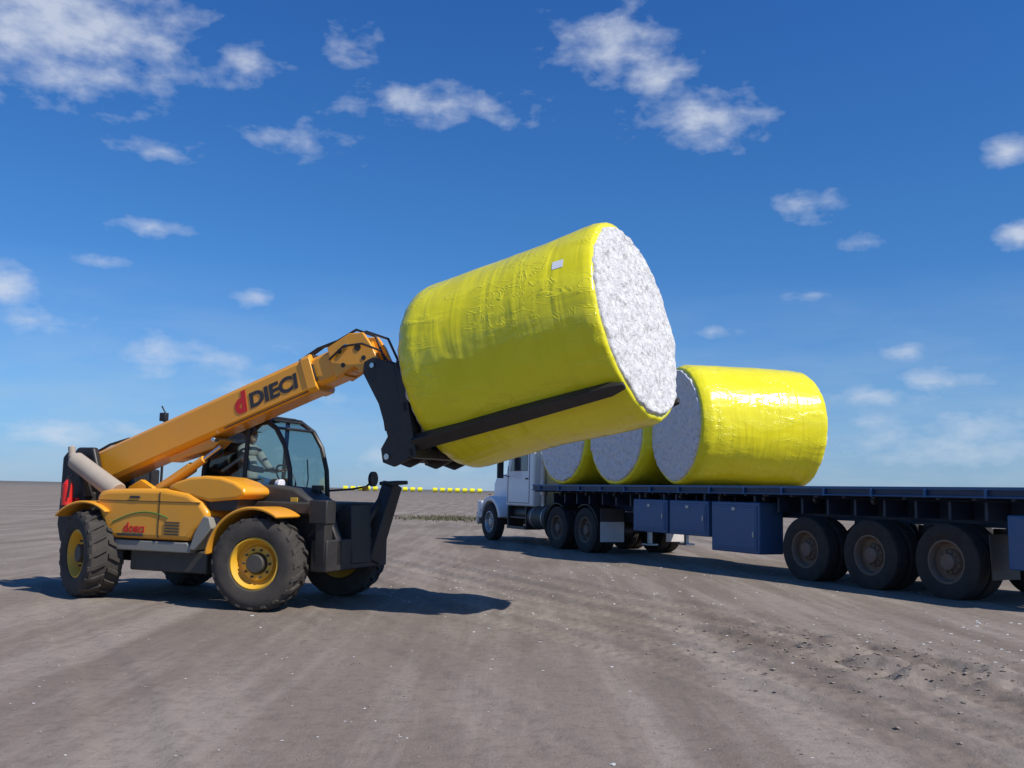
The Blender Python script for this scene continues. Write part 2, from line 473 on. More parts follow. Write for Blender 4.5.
make('mud_flap_tops', TK, M['dgrey'], [box2(9.33, 9.345, -.66, -.02, .745, 1.05), box2(9.33, 9.345, -2.48, -1.84, .745, 1.05)], .003)
make('fuel_tanks', TK, M['dgrey'], [cyl((12.25, -.40, .72), (13.2, -.40, .72), .31, seg=28), cyl((12.25, -2.1, .72), (13.9, -2.1, .72), .31, seg=28)], .02)
make('tank_straps', TK, M['alu'], [cyl((x, -.40, .72), (x + .04, -.40, .72), .315, seg=28) for x in (12.4, 13.0)])
make('steps', TK, M['black'], [box2(13.35, 14.45, -.62, -.10, .38, .46), box2(13.35, 14.45, -.55, -.16, .66, .72), box2(13.3, 13.36, -.6, -.12, .38, 1.0), box2(14.4, 14.46, -.6, -.12, .38, 1.0), cyl((13.35, -.45, .8), (14.4, -.45, .8), .2)], .01)
cabp = [(13.0, 1.0), (12.95, 2.75), (13.05, 2.93), (14.05, 2.97), (14.3, 2.88), (14.63, 2.02), (14.65, 1.0)]
make('cab_shell', TK, M['white'], [prism(cabp, -2.32, -.16)], .05, segs=3)
wp = [(13.35, 1.95), (13.35, 2.62), (14.12, 2.66), (14.42, 1.95)]
make('cab_windows', TK, M['dglass'], [prism(wp, -.168, -.148), prism(wp, -2.33, -2.31),
     beam((14.35, -1.24, 2.78), (14.625, -1.24, 2.07), 1.9, .03, (1, 0, .4))], .01)
make('door_seams', TK, M['dgrey'], [box2(13.22, 13.235, -.165, -.150, 1.1, 2.75), box2(14.53, 14.545, -.165, -.150, 1.1, 2.1), box2(13.22, 14.54, -.165, -.150, 1.08, 1.095), box2(13.3, 13.42, -.16, -.13, 1.72, 1.76)], .002)
hood = [(14.67, 1.02), (14.67, 2.02), (15.8, 1.88), (16.2, 1.78), (16.32, 1.6), (16.34, .95), (16.15, .95), (16.1, 1.1)]
make('bonnet', TK, M['white'], [prism(hood, -1.95, -.55)], .08, segs=3)
g = []
for y0_, y1_ in ((-.58, -.06), (-2.44, -1.92)):
    g += [arc(SX, .51, .60, .74, 8, 168, y0_, y1_, 18), box2(16.08, 16.38, y0_, y1_, .62, 1.1)]
make('front_guards', TK, M['white'], g, .03)
make('bumper', TK, M['alu'], [box2(16.34, 16.50, -2.42, -.08, .42, .78)], .04)
make('headlamps', TK, M['lamp'], [box2(16.36, 16.41, -.50, -.15, .82, 1.02), box2(16.36, 16.41, -2.35, -2.0, .82, 1.02)], .02)
make('grille', TK, M['alu'], [box2(16.32, 16.36, -1.75, -.75, 1.0, 1.6)] + [box2(16.355, 16.37, -1.7, -.8, 1.05 + i * .08, 1.07 + i * .08) for i in range(7)], .005)
g = []
for y, s_ in ((.12, 1), (-2.6, -1)):
    g += [box2(14.43, 14.51, y - .09, y + .09, 1.75, 2.35), beam((14.45, y, 2.3), (14.35, y - s_ * .28, 2.4), .025, .025), beam((14.45, y, 1.85), (14.45, y - s_ * .28, 1.8), .025, .025)]
make('mirrors', TK, M['black'], g, .015)
make('exhaust_stack', TK, M['alu'], [cyl((12.8, -.38, 1.0), (12.8, -.38, 3.1), .07), cyl((12.8, -.38, 1.3), (12.8, -.38, 2.4), .11)], .01)
make('side_lamp', TK, M['orange'], [box2(SX - .1, SX + .02, -.065, -.04, 1.27, 1.31)], .005)

# ------------------------------------------------------------------ telehandler
TH = empty('telehandler', (-2.90, 10.80, 0), -22)
R_ = .54
for nm, a, b, st, sd in (('front_near', 0, .21, 12, -1), ('front_far', 0, 1.99, 10, 1), ('rear_near', -2.53, .21, -24, -1), ('rear_far', -2.53, 1.99, -20, 1)):
    wheel(nm, TH, (a, b, R_ - .012), st, R_, .42, .285, M['rimyel'], M['tyre'], side=sd, kind='lug')
g = [prism([(-3.30, .55), (-3.30, 1.15), (-2.4, 1.2), (.2, 1.2), (.52, 1.0), (.60, .5), (.4, .42), (-3.1, .42)], .66, 1.50),
     cyl((0, .35, R_), (0, 1.85, R_), .11), cyl((-2.53, .35, R_), (-2.53, 1.85, R_), .11),
     cyl((0, .44, R_), (0, .62, R_), .17), cyl((-2.53, .44, R_), (-2.53, .62, R_), .17),
     box2(-.35, .5, .48, 1.9, 1.08, 1.22), box2(-1.9, -.75, .2, .66, .36, .62), box2(-1.95, -.7, 1.5, 2.05, .38, .95)]
make('chassis', TH, M['dgrey'], g, .02)
g = [prism([(-3.35, .62), (-3.42, .85), (-3.40, 1.22), (-3.0, 1.28), (-2.95, .8), (-3.05, .62)], .47, 1.95),
     prism([(-3.40, 1.20), (-3.40, 1.72), (-3.32, 1.80), (-3.18, 1.76), (-2.95, 1.2)], .47, .62),
     prism([(-3.45, 1.15), (-3.45, 1.78), (-3.37, 1.86), (-3.1, 1.86), (-2.85, 1.15)], .68, .78),
     prism([(-3.45, 1.15), (-3.45, 1.78), (-3.37, 1.86), (-3.1, 1.86), (-2.85, 1.15)], 1.22, 1.32),
     box2(-3.4, -3.1, 1.4, 1.95, 1.25, 1.6)]
make('rear_frame', TH, M['black'], g, .025)
make('exhaust_silencer', TH, M['beige'], [cyl((-3.12, .42, 1.68), (-2.36, .40, 1.28), .115, .125, 24), cyl((-3.18, .42, 1.74), (-3.12, .42, 1.68), .06), cyl((-3.18, .42, 1.72), (-3.20, .42, 1.86), .045)], .012)
make('fire_extinguisher', TH, M['red'], [cyl((-3.12, .33, 1.10), (-3.12, .33, 1.36), .068, seg=20), cyl((-3.12, .33, 1.36), (-3.12, .33, 1.43), .068, .025, 20), box2(-3.2, -3.04, .41, .46, 1.05, 1.2)], .008)
make('extinguisher_valve', TH, M['black'], [cyl((-3.12, .33, 1.42), (-3.12, .33, 1.47), .02), beam((-3.12, .33, 1.47), (-3.04, .33, 1.48), .02, .02), tube([(-3.12, .33, 1.45), (-3.04, .29, 1.4), (-3.04, .27, 1.2)], .01)])
g = [arc(-2.53, .53, .615, .645, 55, 135, .02, .46, 12)]
g += [arc(0, .52, .61, .645, 58, 172, .0, .46, 18), arc(0, .52, .61, .65, 40, 160, 1.72, 2.18, 18), arc(-2.5, .53, .62, .655, 52, 128, 1.72, 2.14, 12)]
make('fenders', TH, M['orange'], g, .012)
hoodp = [(-2.16, .735), (-2.26, .90), (-2.38, 1.12), (-2.40, 1.24), (-2.33, 1.30), (-2.2, 1.325), (-1.75, 1.34), (-1.35, 1.345), (-1.0, 1.30), (-.80, 1.20), (-.68, 1.06), (-.74, .94), (-.86, .86), (-.95, .735)]
make('engine_cover', TH, M['orange'], [prism(hoodp, .09, .70)], .06, segs=4, angle=50)
hump = [(-1.34, 1.36), (-1.20, 1.43), (-1.0, 1.485), (-.78, 1.505), (-.55, 1.49), (-.36, 1.44), (-.22, 1.37), (-.20, 1.30), (-.3, 1.24), (-.7, 1.2), (-1.1, 1.28)]
make('intake_cowl', TH, M['orange'], [prism(hump, .12, .62)], .06, segs=4, angle=50)
make('cover_gap', TH, M['black'], [prism([(-1.2, 1.30), (-.30, 1.30), (-.35, 1.1), (-.8, 1.1)], .17, .66), box2(-2.2, -.4, .66, .98, .95, 1.33)], .01)
make('side_skirt', TH, M['grey'], [prism([(-2.10, .60), (-2.14, .72), (-.98, .72), (-.90, .66), (-.93, .60)], .10, .60), prism([(-.86, .84), (-.74, 1.04), (-.66, 1.02), (-.62, .90), (-.84, .64), (-.93, .64)], .085, .3)], .012)
make('cover_vents', TH, M['dgrey'], [box2(-2.02, -1.62, .078, .092, .77, .80)] + [box2(-1.3, -1.08, .078, .092, .80 + i * .035, .815 + i * .035) for i in range(5)] + [box2(-1.85, -1.7, .075, .1, 1.22, 1.25)], .003)
make('cover_seams', TH, M['black'], [box2(-1.405, -1.395, .084, .1, .76, 1.30), box2(-2.33, -.80, .084, .1, 1.185, 1.192)], 0)
pts = [(-2.1 + i * .06, .086, .93 + .13 * math.sin((i / 14) * 2.6)) for i in range(15)]
make('pinstripe', TH, M['green'], [tube(pts, .007, 6)])
BX = Matrix.Translation((-3.22, 1.0, 1.55)) @ Matrix.Rotation(rad(-20), 4, 'Y')
def cham(x0_, x1_, hy, hz, c=.05):
    pr = [(-hy + c, -hz), (hy - c, -hz), (hy, -hz + c), (hy, hz - c), (hy - c, hz), (-hy + c, hz), (-hy, hz - c), (-hy, -hz + c)]
    V = [Vector((x0_, y, z)) for y, z in pr] + [Vector((x1_, y, z)) for y, z in pr]
    F = [tuple(range(8)), tuple(range(15, 7, -1))] + [(i, i + 8, (i + 1) % 8 + 8, (i + 1) % 8) for i in range(8)]
    return V, F
make('boom_outer', TH, M['orange'], [cham(-.1, 3.6, .2, .225), cham(3.50, 3.63, .215, .24), prism([(-.22, -.16), (-.3, 0), (-.22, .17), (.1, .2), (.1, -.2)], -.16, .16)], .008, xf=BX)
make('boom_inner', TH, M['orange'], [cham(3.55, 4.0, .17, .19), cham(3.95, 4.1, .15, .17)], .006, xf=BX)
head = [(3.90, .21), (4.24, .26), (4.42, .20), (4.48, .02), (4.52, -.26), (4.42, -.34), (4.28, -.28), (4.18, -.14), (3.90, -.19)]
make('boom_head', TH, M['orange'], [prism(head, -.20, -.15), prism(head, .15, .20), cham(3.88, 4.16, .149, .165), prism([(4.16, .1), (4.36, .16), (4.36, -.2), (4.26, -.2)], -.149, .149)], .01, xf=BX)
make('boom_pins', TH, M['steel'], [cyl((4.39, -.25, -.24), (4.39, .25, -.24), .035), cyl((4.16, -.23, .12), (4.16, .23, .12), .03), cyl((0, -.34, 0), (0, .34, 0), .05), cyl((2.0, -.21, -.28), (2.0, .21, -.28), .03)], .004, xf=BX)
make('boom_head_holes', TH, M['black'], [cyl((x, -.206, z), (x, -.19, z), r_, seg=14) for x, z, r_ in ((4.05, .1, .03), (4.3, .05, .045), (4.34, -.1, .03), (4.05, -.08, .03))], xf=BX)
make('boom_wear_pads', TH, M['black'], [box2(3.61, 3.65, -.12, .12, .19, .235), box2(3.61, 3.65, -.2, -.176, -.12, .1), box2(.6, 3.3, -.05, .05, .226, .25), box2(2.2, 3.5, -.206, -.2, -.215, -.20)], .003, xf=BX)
g = [tube([(3.4, -.06, .25), (3.7, -.06, .30), (4.0, -.07, .28), (4.3, -.1, .30), (4.52, -.1, .12), (4.55, -.1, -.2)], .016),
     tube([(3.4, .02, .25), (3.75, .02, .32), (4.05, .02, .27), (4.35, .04, .28), (4.6, .05, .08), (4.65, .05, -.25)], .016),
     tube([(3.9, -.22, .05), (4.15, -.25, .12), (4.4, -.26, .05), (4.6, -.24, -.12), (4.66, -.2, -.35)], .014),
     tube([(-.1, -.1, .24), (.3, -.1, .27), (.6, -.06, .25)], .018)]
make('hydraulic_hoses', TH, M['black'], g, xf=BX)
make('lift_link', TH, M['orange'], [prism([(1.2, -.22), (1.9, -.22), (2.05, -.30), (1.9, -.36), (1.2, -.3)], -.12, .12)], .01, xf=BX)
make('lift_ram', TH, M['orange'], [cyl((-2.35, .93, 1.22), (-1.65, .93, 1.62), .075, seg=20), prism([(-2.5, 1.1), (-2.5, 1.35), (-2.3, 1.45), (-2.1, 1.35), (-2.1, 1.1)], .72, .80), cyl((-2.1, .78, 1.28), (-1.35, .78, 1.72), .05)], .008)
make('lift_ram_rod', TH, M['steel'], [cyl((-1.65, .93, 1.62), (-1.22, .93, 1.88), .04, seg=16), cyl((-1.35, .78, 1.72), (-1.1, .78, 1.88), .03)])
def text(name, body, mat, size, mtx, shear=0, offset=.0):
    c = bpy.data.curves.new(name, 'FONT'); c.body = body; c.size = size; c.extrude = .002; c.offset = offset; c.shear = shear
    c.materials.append(mat)
    o = bpy.data.objects.new(name, c); col.objects.link(o); o.parent = TH; o.matrix_local = mtx
    return o
RX = Matrix.Rotation(rad(90), 4, 'X')
text('boom_letter_mark', 'd', M['red'], .34, BX @ Matrix.Translation((2.42, -.204, -.10)) @ RX, .15, .02)
text('boom_lettering', 'DIECI', M['ink'], .25, BX @ Matrix.Translation((2.64, -.204, -.10)) @ RX @ Matrix.Scale(1.22, 4, (1, 0, 0)), .1, .010)
text('cover_letter_mark', 'd', M['red'], .15, Matrix.Translation((-1.93, .086, .82)) @ RX, .1, .006)
text('cover_lettering', 'DIECI', M['red'], .095, Matrix.Translation((-1.84, .086, .82)) @ RX, .1, .004)
cp = [(-1.70, .95), (-1.66, 1.6), (-1.58, 2.12), (-1.42, 2.26), (-1.05, 2.31), (-.78, 2.27), (-.56, 2.13), (-.42, 1.92), (-.33, 1.62), (-.30, 1.28), (-.34, .95)]
make('cab_glass', TH, M['glass'], [prism(cp[1:-1], 1.18, 1.98)], 0)
yN, yF = 1.16, 2.0
g = []
for y in (yN, yF):
    g.append(tube([(a, y, z) for a, z in cp], .032, 8))
    g.append(tube([(-1.02, y, .95), (-1.02, y, 1.4), (-.98, y, 2.3)], .03, 8))
    g.append(beam((-1.68, y, 1.3), (-.31, y, 1.3), .035, .04))
for (a, z) in ((-1.58, 2.13), (-1.42, 2.27), (-1.22, 2.31), (-1.02, 2.32), (-.86, 2.30), (-.72, 2.25), (-.56, 2.14), (-1.66, 1.6)):
    g.append(cyl((a, yN, z), (a, yF, z), .018, seg=8))
g.append(tube([(-.31, 1.5, 1.3), (-.28, 1.5, 1.5), (-.34, 1.55, 1.75)], .008, 6))
make('cab_frame', TH, M['black'], g)
lowp = [(-1.72, .6), (-1.72, 1.29), (-.32, 1.29), (-.26, 1.0), (-.34, .6)]
make('cab_lower', TH, M['dgrey'], [prism(lowp, 1.13, 1.17), prism(lowp, 2.0, 2.04), prism([(-1.72, .6), (-1.72, 1.6), (-1.66, 1.6), (-1.66, .6)], 1.172, 1.998), prism([(-.34, .6), (-.26, 1.0), (-.32, 1.27), (-.38, 1.27), (-.40, .6)], 1.172, 1.998), box2(-1.655, -.41, 1.172, 1.998, .80, .84)], .01)
make('cab_seat', TH, M['black'], [box2(-1.46, -1.0, 1.36, 1.82, 1.20, 1.32), box2(-1.4, -1.1, 1.45, 1.75, .84, 1.2), prism([(-1.48, 1.3), (-1.60, 1.95), (-1.50, 1.98), (-1.40, 1.32)], 1.38, 1.8)], .04)
make('steering_column', TH, M['black'], [cyl((-.5, 1.6, .9), (-.68, 1.6, 1.50), .03), xform(lathe([(.165, 0), (.18, .012), (.195, 0), (.18, -.012), (.165, 0)], 24), Matrix.Translation((-.69, 1.6, 1.52)) @ Matrix.Rotation(rad(60), 4, 'Y') @ Matrix.Rotation(rad(90), 4, 'X'))])
make('work_lamp', TH, M['lamp'], [cyl((-.36, .98, 1.42), (-.29, .96, 1.42), .065, seg=20)], .01)
make('work_lamp_body', TH, M['black'], [cyl((-.46, 1.0, 1.42), (-.36, .98, 1.42), .07, seg=20), beam((-.42, 1.0, 1.42), (-.42, 1.0, 1.2), .03, .03)], .01)
g = [tube([(-.32, 1.98, 1.35), (.0, 2.1, 1.38), (.2, 2.15, 1.42), (.3, 2.15, 1.5)], .014), xform(cyl((0, 0, 0), (.04, 0, 0), .10, seg=20), Matrix.Translation((.28, 2.15, 1.52))),
     tube([(-1.6, .95, 1.3), (-1.2, .6, 1.5)], .012), tube([(.1, 1.2, 1.2), (.22, 1.1, 1.3), (.2, 1.0, 1.4)], .012), box2(.16, .24, .93, 1.07, 1.36, 1.42)]
make('front_mirror', TH, M['black'], g)
make('indicator', TH, M['orange'], [box2(.22, .28, 2.0, 2.08, 1.36, 1.42)], .01)
make('lamp_mast', TH, M['black'], [cyl((-2.85, 1.7, 1.2), (-2.85, 1.7, 2.3), .018), box2(-2.91, -2.81, 1.65, 1.73, 2.28, 2.40), beam((-2.85, 1.7, 2.40), (-2.92, 1.7, 2.50), .02, .02)], .008)
g = [box2(.52, .74, .42, 1.80, .44, .80), prism([(.40, .5), (.44, .95), (.62, 1.05), (.74, .8), (.74, .5)], .62, .74), prism([(.40, .5), (.44, .95), (.62, 1.05), (.74, .8), (.74, .5)], 1.46, 1.58)]
y0_, dy, top = 1.60, .18, 1.46
g += [beam((.68, y0_ - .12, .50), (.80, y0_ + dy, top), .24, .17, (1, 0, 0)), beam((.76, y0_ + dy - .14, top + .0), (.88, y0_ + dy + .12, top + .02), .24, .05), beam((.60, y0_ - .35, .78), (.74, y0_ + dy - .1, top - .15), .08, .08)]
g += [beam((.64, .50, .50), (.66, .46, 1.24), .16, .14, (1, 0, 0)), box2(.5, .74, .38, .58, .98, 1.25), prism([(.50, .5), (.52, 1.1), (.72, 1.2), (.76, .5)], .95, 1.40)]
make('stabilisers', TH, M['black'], g, .015)
make('front_panel', TH, M['dgrey'], [prism([(-.36, 1.15), (-.34, 1.42), (.12, 1.38), (.45, 1.2), (.50, 1.0)], .60, 1.12)], .03)
make('front_panel_trim', TH, M['rimyel'], [box2(.1, .2, .585, .595, 1.22, 1.27)], .003)

bpy.context.view_layer.update()
# ------------------------------------------------------------------ operator seated in the cab
OP = empty('machine_operator', mtx=TH.matrix_world.copy())
def skin_body(name, joints, edges, mat, root=0):
    me = bpy.data.meshes.new(name); me.from_pydata([j[0] for j in joints], edges, []); me.materials.append(mat)
    ob = bpy.data.objects.new(name, me); col.objects.link(ob); ob.parent = OP
    ob.modifiers.new('skin', 'SKIN').use_smooth_shade = True
    for i, j in enumerate(joints):
        sv = me.skin_vertices[0].data[i]; sv.radius = (j[1], j[2]); sv.use_root = (i == root)
    s = ob.modifiers.new('sub', 'SUBSURF'); s.levels = 2; s.render_levels = 2
    return ob
J = [((-1.26, 1.60, 1.42), .15, .13), ((-1.30, 1.60, 1.60), .14, .12), ((-1.33, 1.60, 1.80), .17, .12), ((-1.32, 1.60, 1.90), .10, .09), ((-1.30, 1.60, 1.96), .055, .055),
     ((-1.30, 1.42, 1.86), .07, .07), ((-1.12, 1.38, 1.63), .05, .05), ((-.93, 1.47, 1.60), .04, .04),
     ((-1.30, 1.78, 1.86), .07, .07), ((-1.12, 1.82, 1.63), .05, .05), ((-.93, 1.73, 1.60), .04, .04)]
skin_body('shirt', J, [(0, 1), (1, 2), (2, 3), (3, 4), (3, 5), (5, 6), (6, 7), (3, 8), (8, 9), (9, 10)], M['shirt'])
J = [((-1.26, 1.60, 1.40), .14, .11), ((-1.22, 1.50, 1.39), .09, .09), ((-.86, 1.46, 1.36), .065, .065), ((-.80, 1.46, .96), .045, .045), ((-.68, 1.46, .88), .04, .035),
     ((-1.22, 1.70, 1.39), .09, .09), ((-.86, 1.74, 1.36), .065, .065), ((-.80, 1.74, .96), .045, .045), ((-.68, 1.74, .88), .04, .035)]
skin_body('trousers', J, [(0, 1), (1, 2), (2, 3), (3, 4), (0, 5), (5, 6), (6, 7), (7, 8)], M['trouser'])
for sy, nm in ((-1, 'right'), (1, 'left')):
    yb = 1.60 + sy * .13
    J = [((-.94, yb, 1.60), .032, .028), ((-.86, yb - sy * .01, 1.61), .036, .022), ((-.80, yb - sy * .01, 1.61), .034, .018)]
    E = [(0, 1), (1, 2)]
    for k in range(4):
        b_ = len(J); yy = yb - .028 + k * .019; ln = (.9, 1., .97, .8)[k]
        J += [((-.775, yy, 1.62), .009, .009), ((-.775 + .035 * ln, yy, 1.615), .0085, .0085), ((-.775 + .045 * ln, yy, 1.585), .008, .008)]
        E += [(2, b_), (b_, b_ + 1), (b_ + 1, b_ + 2)]
    b_ = len(J); J += [((-.84, yb - sy * .042, 1.60), .011, .011), ((-.79, yb - sy * .05, 1.59), .010, .010)]; E += [(1, b_), (b_, b_ + 1)]
    skin_body('hand_' + nm, J, E, M['skin'])
make('head', OP, M['skin'], [ellipsoid((-1.285, 1.60, 2.07), (.095, .075, .115)), ellipsoid((-1.245, 1.60, 2.01), (.055, .05, .05)), ellipsoid((-1.185, 1.60, 2.065), (.018, .012, .022), 10, 8),
     ellipsoid((-1.29, 1.522, 2.065), (.018, .008, .028), 10, 8), ellipsoid((-1.29, 1.678, 2.065), (.018, .008, .028), 10, 8), cyl((-1.30, 1.6, 1.92), (-1.29, 1.6, 2.02), .05)], angle=80)
make('eyes', OP, M['black'], [ellipsoid((-1.198, 1.572, 2.08), (.006, .010, .006), 8, 6), ellipsoid((-1.198, 1.628, 2.08), (.006, .010, .006), 8, 6), ellipsoid((-1.190, 1.6, 2.015), (.004, .022, .004), 8, 6)])
make('cap', OP, M['cap'], [ellipsoid((-1.295, 1.60, 2.115), (.102, .083, .085)), ellipsoid((-1.19, 1.60, 2.115), (.085, .065, .008))], angle=80)

INV = TH.matrix_world.inverted()
CF = INV @ BM @ Matrix.Translation((-BL / 2, 0, 0))
g = []
for y in (-.86, -.36, .36, .80): g.append(box2(-.20, -.09, y - .05, y + .05, -1.0, .12))
for z in (-.96, -.42, .08): g.append(box2(-.17, -.10, -.91, .86, z - .06, z + .06))
plate = [(-.66, .12), (-.62, .25), (-.48, .27), (-.20, .10), (-.19, -1.02), (-.42, -1.06), (-.56, -.98), (-.56, -.82), (-.44, -.70), (-.50, -.3)]
for y in (-.88, -.58, -.02, .40): g.append(prism(plate, y - .025, y + .025))
g += [cyl((-.5, -.9, .17), (-.5, .5, .17), .04), cyl((-.48, -.9, -.93), (-.48, .5, -.93), .05), box2(-.50, -.2, -.86, .42, -.62, -.48), cyl((-.45, -.75, -.75), (-.40, -.75, .1), .05)]
make('fork_carriage', TH, M['black'], g, .008, xf=CF)
make('carriage_pins', TH, M['steel'], [cyl((-.48, -.93, -.93), (-.48, -.9, -.93), .035), cyl((-.5, -.93, .17), (-.5, -.9, .17), .03), cyl((-.45, -.75, -.2), (-.41, -.75, .08), .025)], xf=CF)
g = []
for sy in (-1, 1):
    y = sy * .845; z = -.845
    mt = Matrix.Translation((0, y, z)) @ Matrix.Rotation(rad(45 * sy), 4, 'X')
    V = []
    for (x, w, hh) in ((-.12, .08, .06), (1.2, .08, .055), (2.34, .065, .045), (2.50, .035, .02)):
        for a_, b_ in ((-1, -1), (1, -1), (1, 1), (-1, 1)): V.append(Vector((x, a_ * w, b_ * hh)))
    F = [(3, 2, 1, 0), (12, 13, 14, 15)]
    for q in (0, 4, 8): F += [(q + i, q + (i + 1) % 4, q + (i + 1) % 4 + 4, q + i + 4) for i in range(4)]
    g.append(xform((V, F), mt))
    g.append(beam((-.15, y, z), (-.15, sy * .8, -.4), .1, .1, (1, 0, 0)))
make('fork_tines', TH, M['black'], g, .008, xf=CF)

# ------------------------------------------------------------------ ground
rng = np.random.default_rng(3)
TAB = rng.random((256, 256))
def vn(x, y):
    xi = np.floor(x).astype(int); yi = np.floor(y).astype(int); fx = x - xi; fy = y - yi
    fx = fx * fx * (3 - 2 * fx); fy = fy * fy * (3 - 2 * fy)
    a = TAB[xi % 256, yi % 256]; b = TAB[(xi + 1) % 256, yi % 256]; c = TAB[xi % 256, (yi + 1) % 256]; d = TAB[(xi + 1) % 256, (yi + 1) % 256]
    return (a * (1 - fx) + b * fx) * (1 - fy) + (c * (1 - fx) + d * fx) * fy - .5
def fbm(x, y, o=4):
    s = 0; a = 1
    for k in range(o): s = s + a * vn(x * 2 ** k + 17 * k, y * 2 ** k + 31 * k); a *= .5
    return s
def sm(a, b, x):
    t = np.clip((x - a) / (b - a), 0, 1); return t * t * (3 - 2 * t)
TRACKS = ((6.75, .24, .030, 1), (6.05, .22, .026, 1), (5.2, .2, .018, 1), (4.55, .22, .018, 1), (3.3, .2, .012, 0), (2.5, .22, .010, 0), (7.5, .25, .022, 1), (.4, .2, .012, 0), (-1.6, .22, .012, 0), (-3.4, .22, .012, 0))
def gheight(X, Y):
    q = X * .899 + Y * .438; p = -X * .438 + Y * .899
    h = .025 * fbm(X * .25, Y * .25, 3) + .008 * fbm(X * 2.2, Y * 2.2, 4)
    h += .007 * fbm(q * 6, p * .6, 3)
    wob = .14 * np.sin(p * .35) + .07 * np.sin(p * .9 + 1)
    for (q0, w, dep, tread) in TRACKS:
        d = np.abs(q - q0 - wob * (1 if q0 < 6 else .5))
        env = sm(-.2, .15, vn(p * .22 + q0 * 9, q0 * 3 + p * 0) + .15)
        h += env * (-dep * (1 - sm(w * .6, w * 1.1, d)) + dep * .8 * np.exp(-((d - w * 1.35) / .09) ** 2) * (1 + 1.2 * vn(p * 7, q * 7)))
        if tread:
            ch = np.sin((p + d * .9) * 2 * math.pi / .19)
            h += env * dep * .38 * np.clip(ch * 1.8, -1, 1) * (1 - sm(w * .6, w * .9, d)) * (.5 + 1.2 * np.clip(vn(p * 1.3, q * 2) + .4, 0, 1))
    m = np.exp(-((q - 6.5) / .85) ** 2) * np.exp(-((p - 6.2) / 1.7) ** 2)
    h += m * (.01 + .14 * np.abs(fbm(X * 2.2, Y * 2.2, 4)) + .03 * fbm(X * 8, Y * 8, 3))
    dist = np.sqrt(X * X + Y * Y)
    return h * (1 - sm(40, 80, dist))
def graded(edges):
    out_ = []
    for a, b, st0, st1 in edges:
        x = a
        while x < b:
            out_.append(x); t = (x - a) / (b - a); x += st0 * (st1 / st0) ** t
    return out_
ys = graded([(-300, -10, 60, 2), (-10, 3.5, 2, .05), (3.5, 11, .024, .034), (11, 30, .045, .5), (30, 200, .6, 15), (200, 6000, 20, 800)]) + [6000]
xp = graded([(0, 8, .035, .045), (8, 25, .06, 1.2), (25, 6000, 2, 900)]) + [6000]
xs = [-x for x in reversed(xp[1:])] + xp
X, Y = np.meshgrid(np.array(xs), np.array(ys))
Z = gheight(X, Y)
nx_, ny_ = len(xs), len(ys)
co = np.stack([X, Y, Z], -1).reshape(-1, 3)
idx = np.arange(nx_ * ny_).reshape(ny_, nx_)
quads = np.stack([idx[:-1, :-1], idx[:-1, 1:], idx[1:, 1:], idx[1:, :-1]], -1).reshape(-1, 4)
me = bpy.data.meshes.new('ground')
me.vertices.add(len(co)); me.vertices.foreach_set('co', co.astype(np.float32).ravel())
me.loops.add(quads.size); me.loops.foreach_set('vertex_index', quads.astype(np.int32).ravel())
me.polygons.add(len(quads)); me.polygons.foreach_set('loop_start', (np.arange(len(quads)) * 4).astype(np.int32))
me.update(calc_edges=True); me.shade_smooth()
ground = bpy.data.objects.new('ground', me); col.objects.link(ground)
print('ground verts', len(co))
m, nt, bs = newmat('dry_dirt')
g_ = nt.nodes.new('ShaderNodeNewGeometry').outputs['Position']
tr_ = mapping(nt, g_, (1, .07, 1), rot=(0, 0, rad(-26)))
tr2 = mapping(nt, g_, (.5, .06, 1), rot=(0, 0, rad(-40)))
big = noise(nt, g_, .22, 4, .6, .4)
stk = noise(nt, tr_, 1.5, 5, .65, .2)
stk2 = noise(nt, tr2, 2.2, 4, .6, .2)
fine = noise(nt, g_, 8, 6, .75)
vf = noise(nt, g_, 50, 3, .7)
c = ramp(nt, big, [(.3, (.182, .148, .120)), (.7, (.240, .200, .165))])
c = mix(nt, math_(nt, 'MULTIPLY', ramp(nt, stk, [(.46, 0.), (.60, 1.)]), .7), c, (.310, .265, .222))
c = mix(nt, math_(nt, 'MULTIPLY', ramp(nt, stk2, [(.52, 0.), (.66, 1.)]), .5), c, (.135, .106, .084))
c = mix(nt, ramp(nt, fine, [(.32, .45), (.52, 0.)]), c, (.115, .094, .077))
c = mix(nt, ramp(nt, vf, [(.60, 0.), (.74, .5)]), c, (.38, .34, .30))
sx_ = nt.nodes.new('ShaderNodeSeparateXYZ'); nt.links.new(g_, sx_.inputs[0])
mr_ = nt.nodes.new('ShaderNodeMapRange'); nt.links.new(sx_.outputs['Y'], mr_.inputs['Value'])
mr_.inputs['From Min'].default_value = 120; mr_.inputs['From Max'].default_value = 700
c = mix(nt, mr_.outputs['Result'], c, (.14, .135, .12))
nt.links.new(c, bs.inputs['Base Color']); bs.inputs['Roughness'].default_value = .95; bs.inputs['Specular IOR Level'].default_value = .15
hh = math_(nt, 'MULTIPLY_ADD', vf, .25, fine)
bump(nt, bs, hh, .6, .03)
me.materials.append(m)
m, nt, bs = newmat('dirt_clod')
n = noise(nt, nt.nodes.new('ShaderNodeNewGeometry').outputs['Position'], 6, 2)
nt.links.new(ramp(nt, n, [(.3, (.17, .14, .115)), (.7, (.28, .24, .20))]), bs.inputs['Base Color']); bs.inputs['Roughness'].default_value = .95
M['clod'] = m

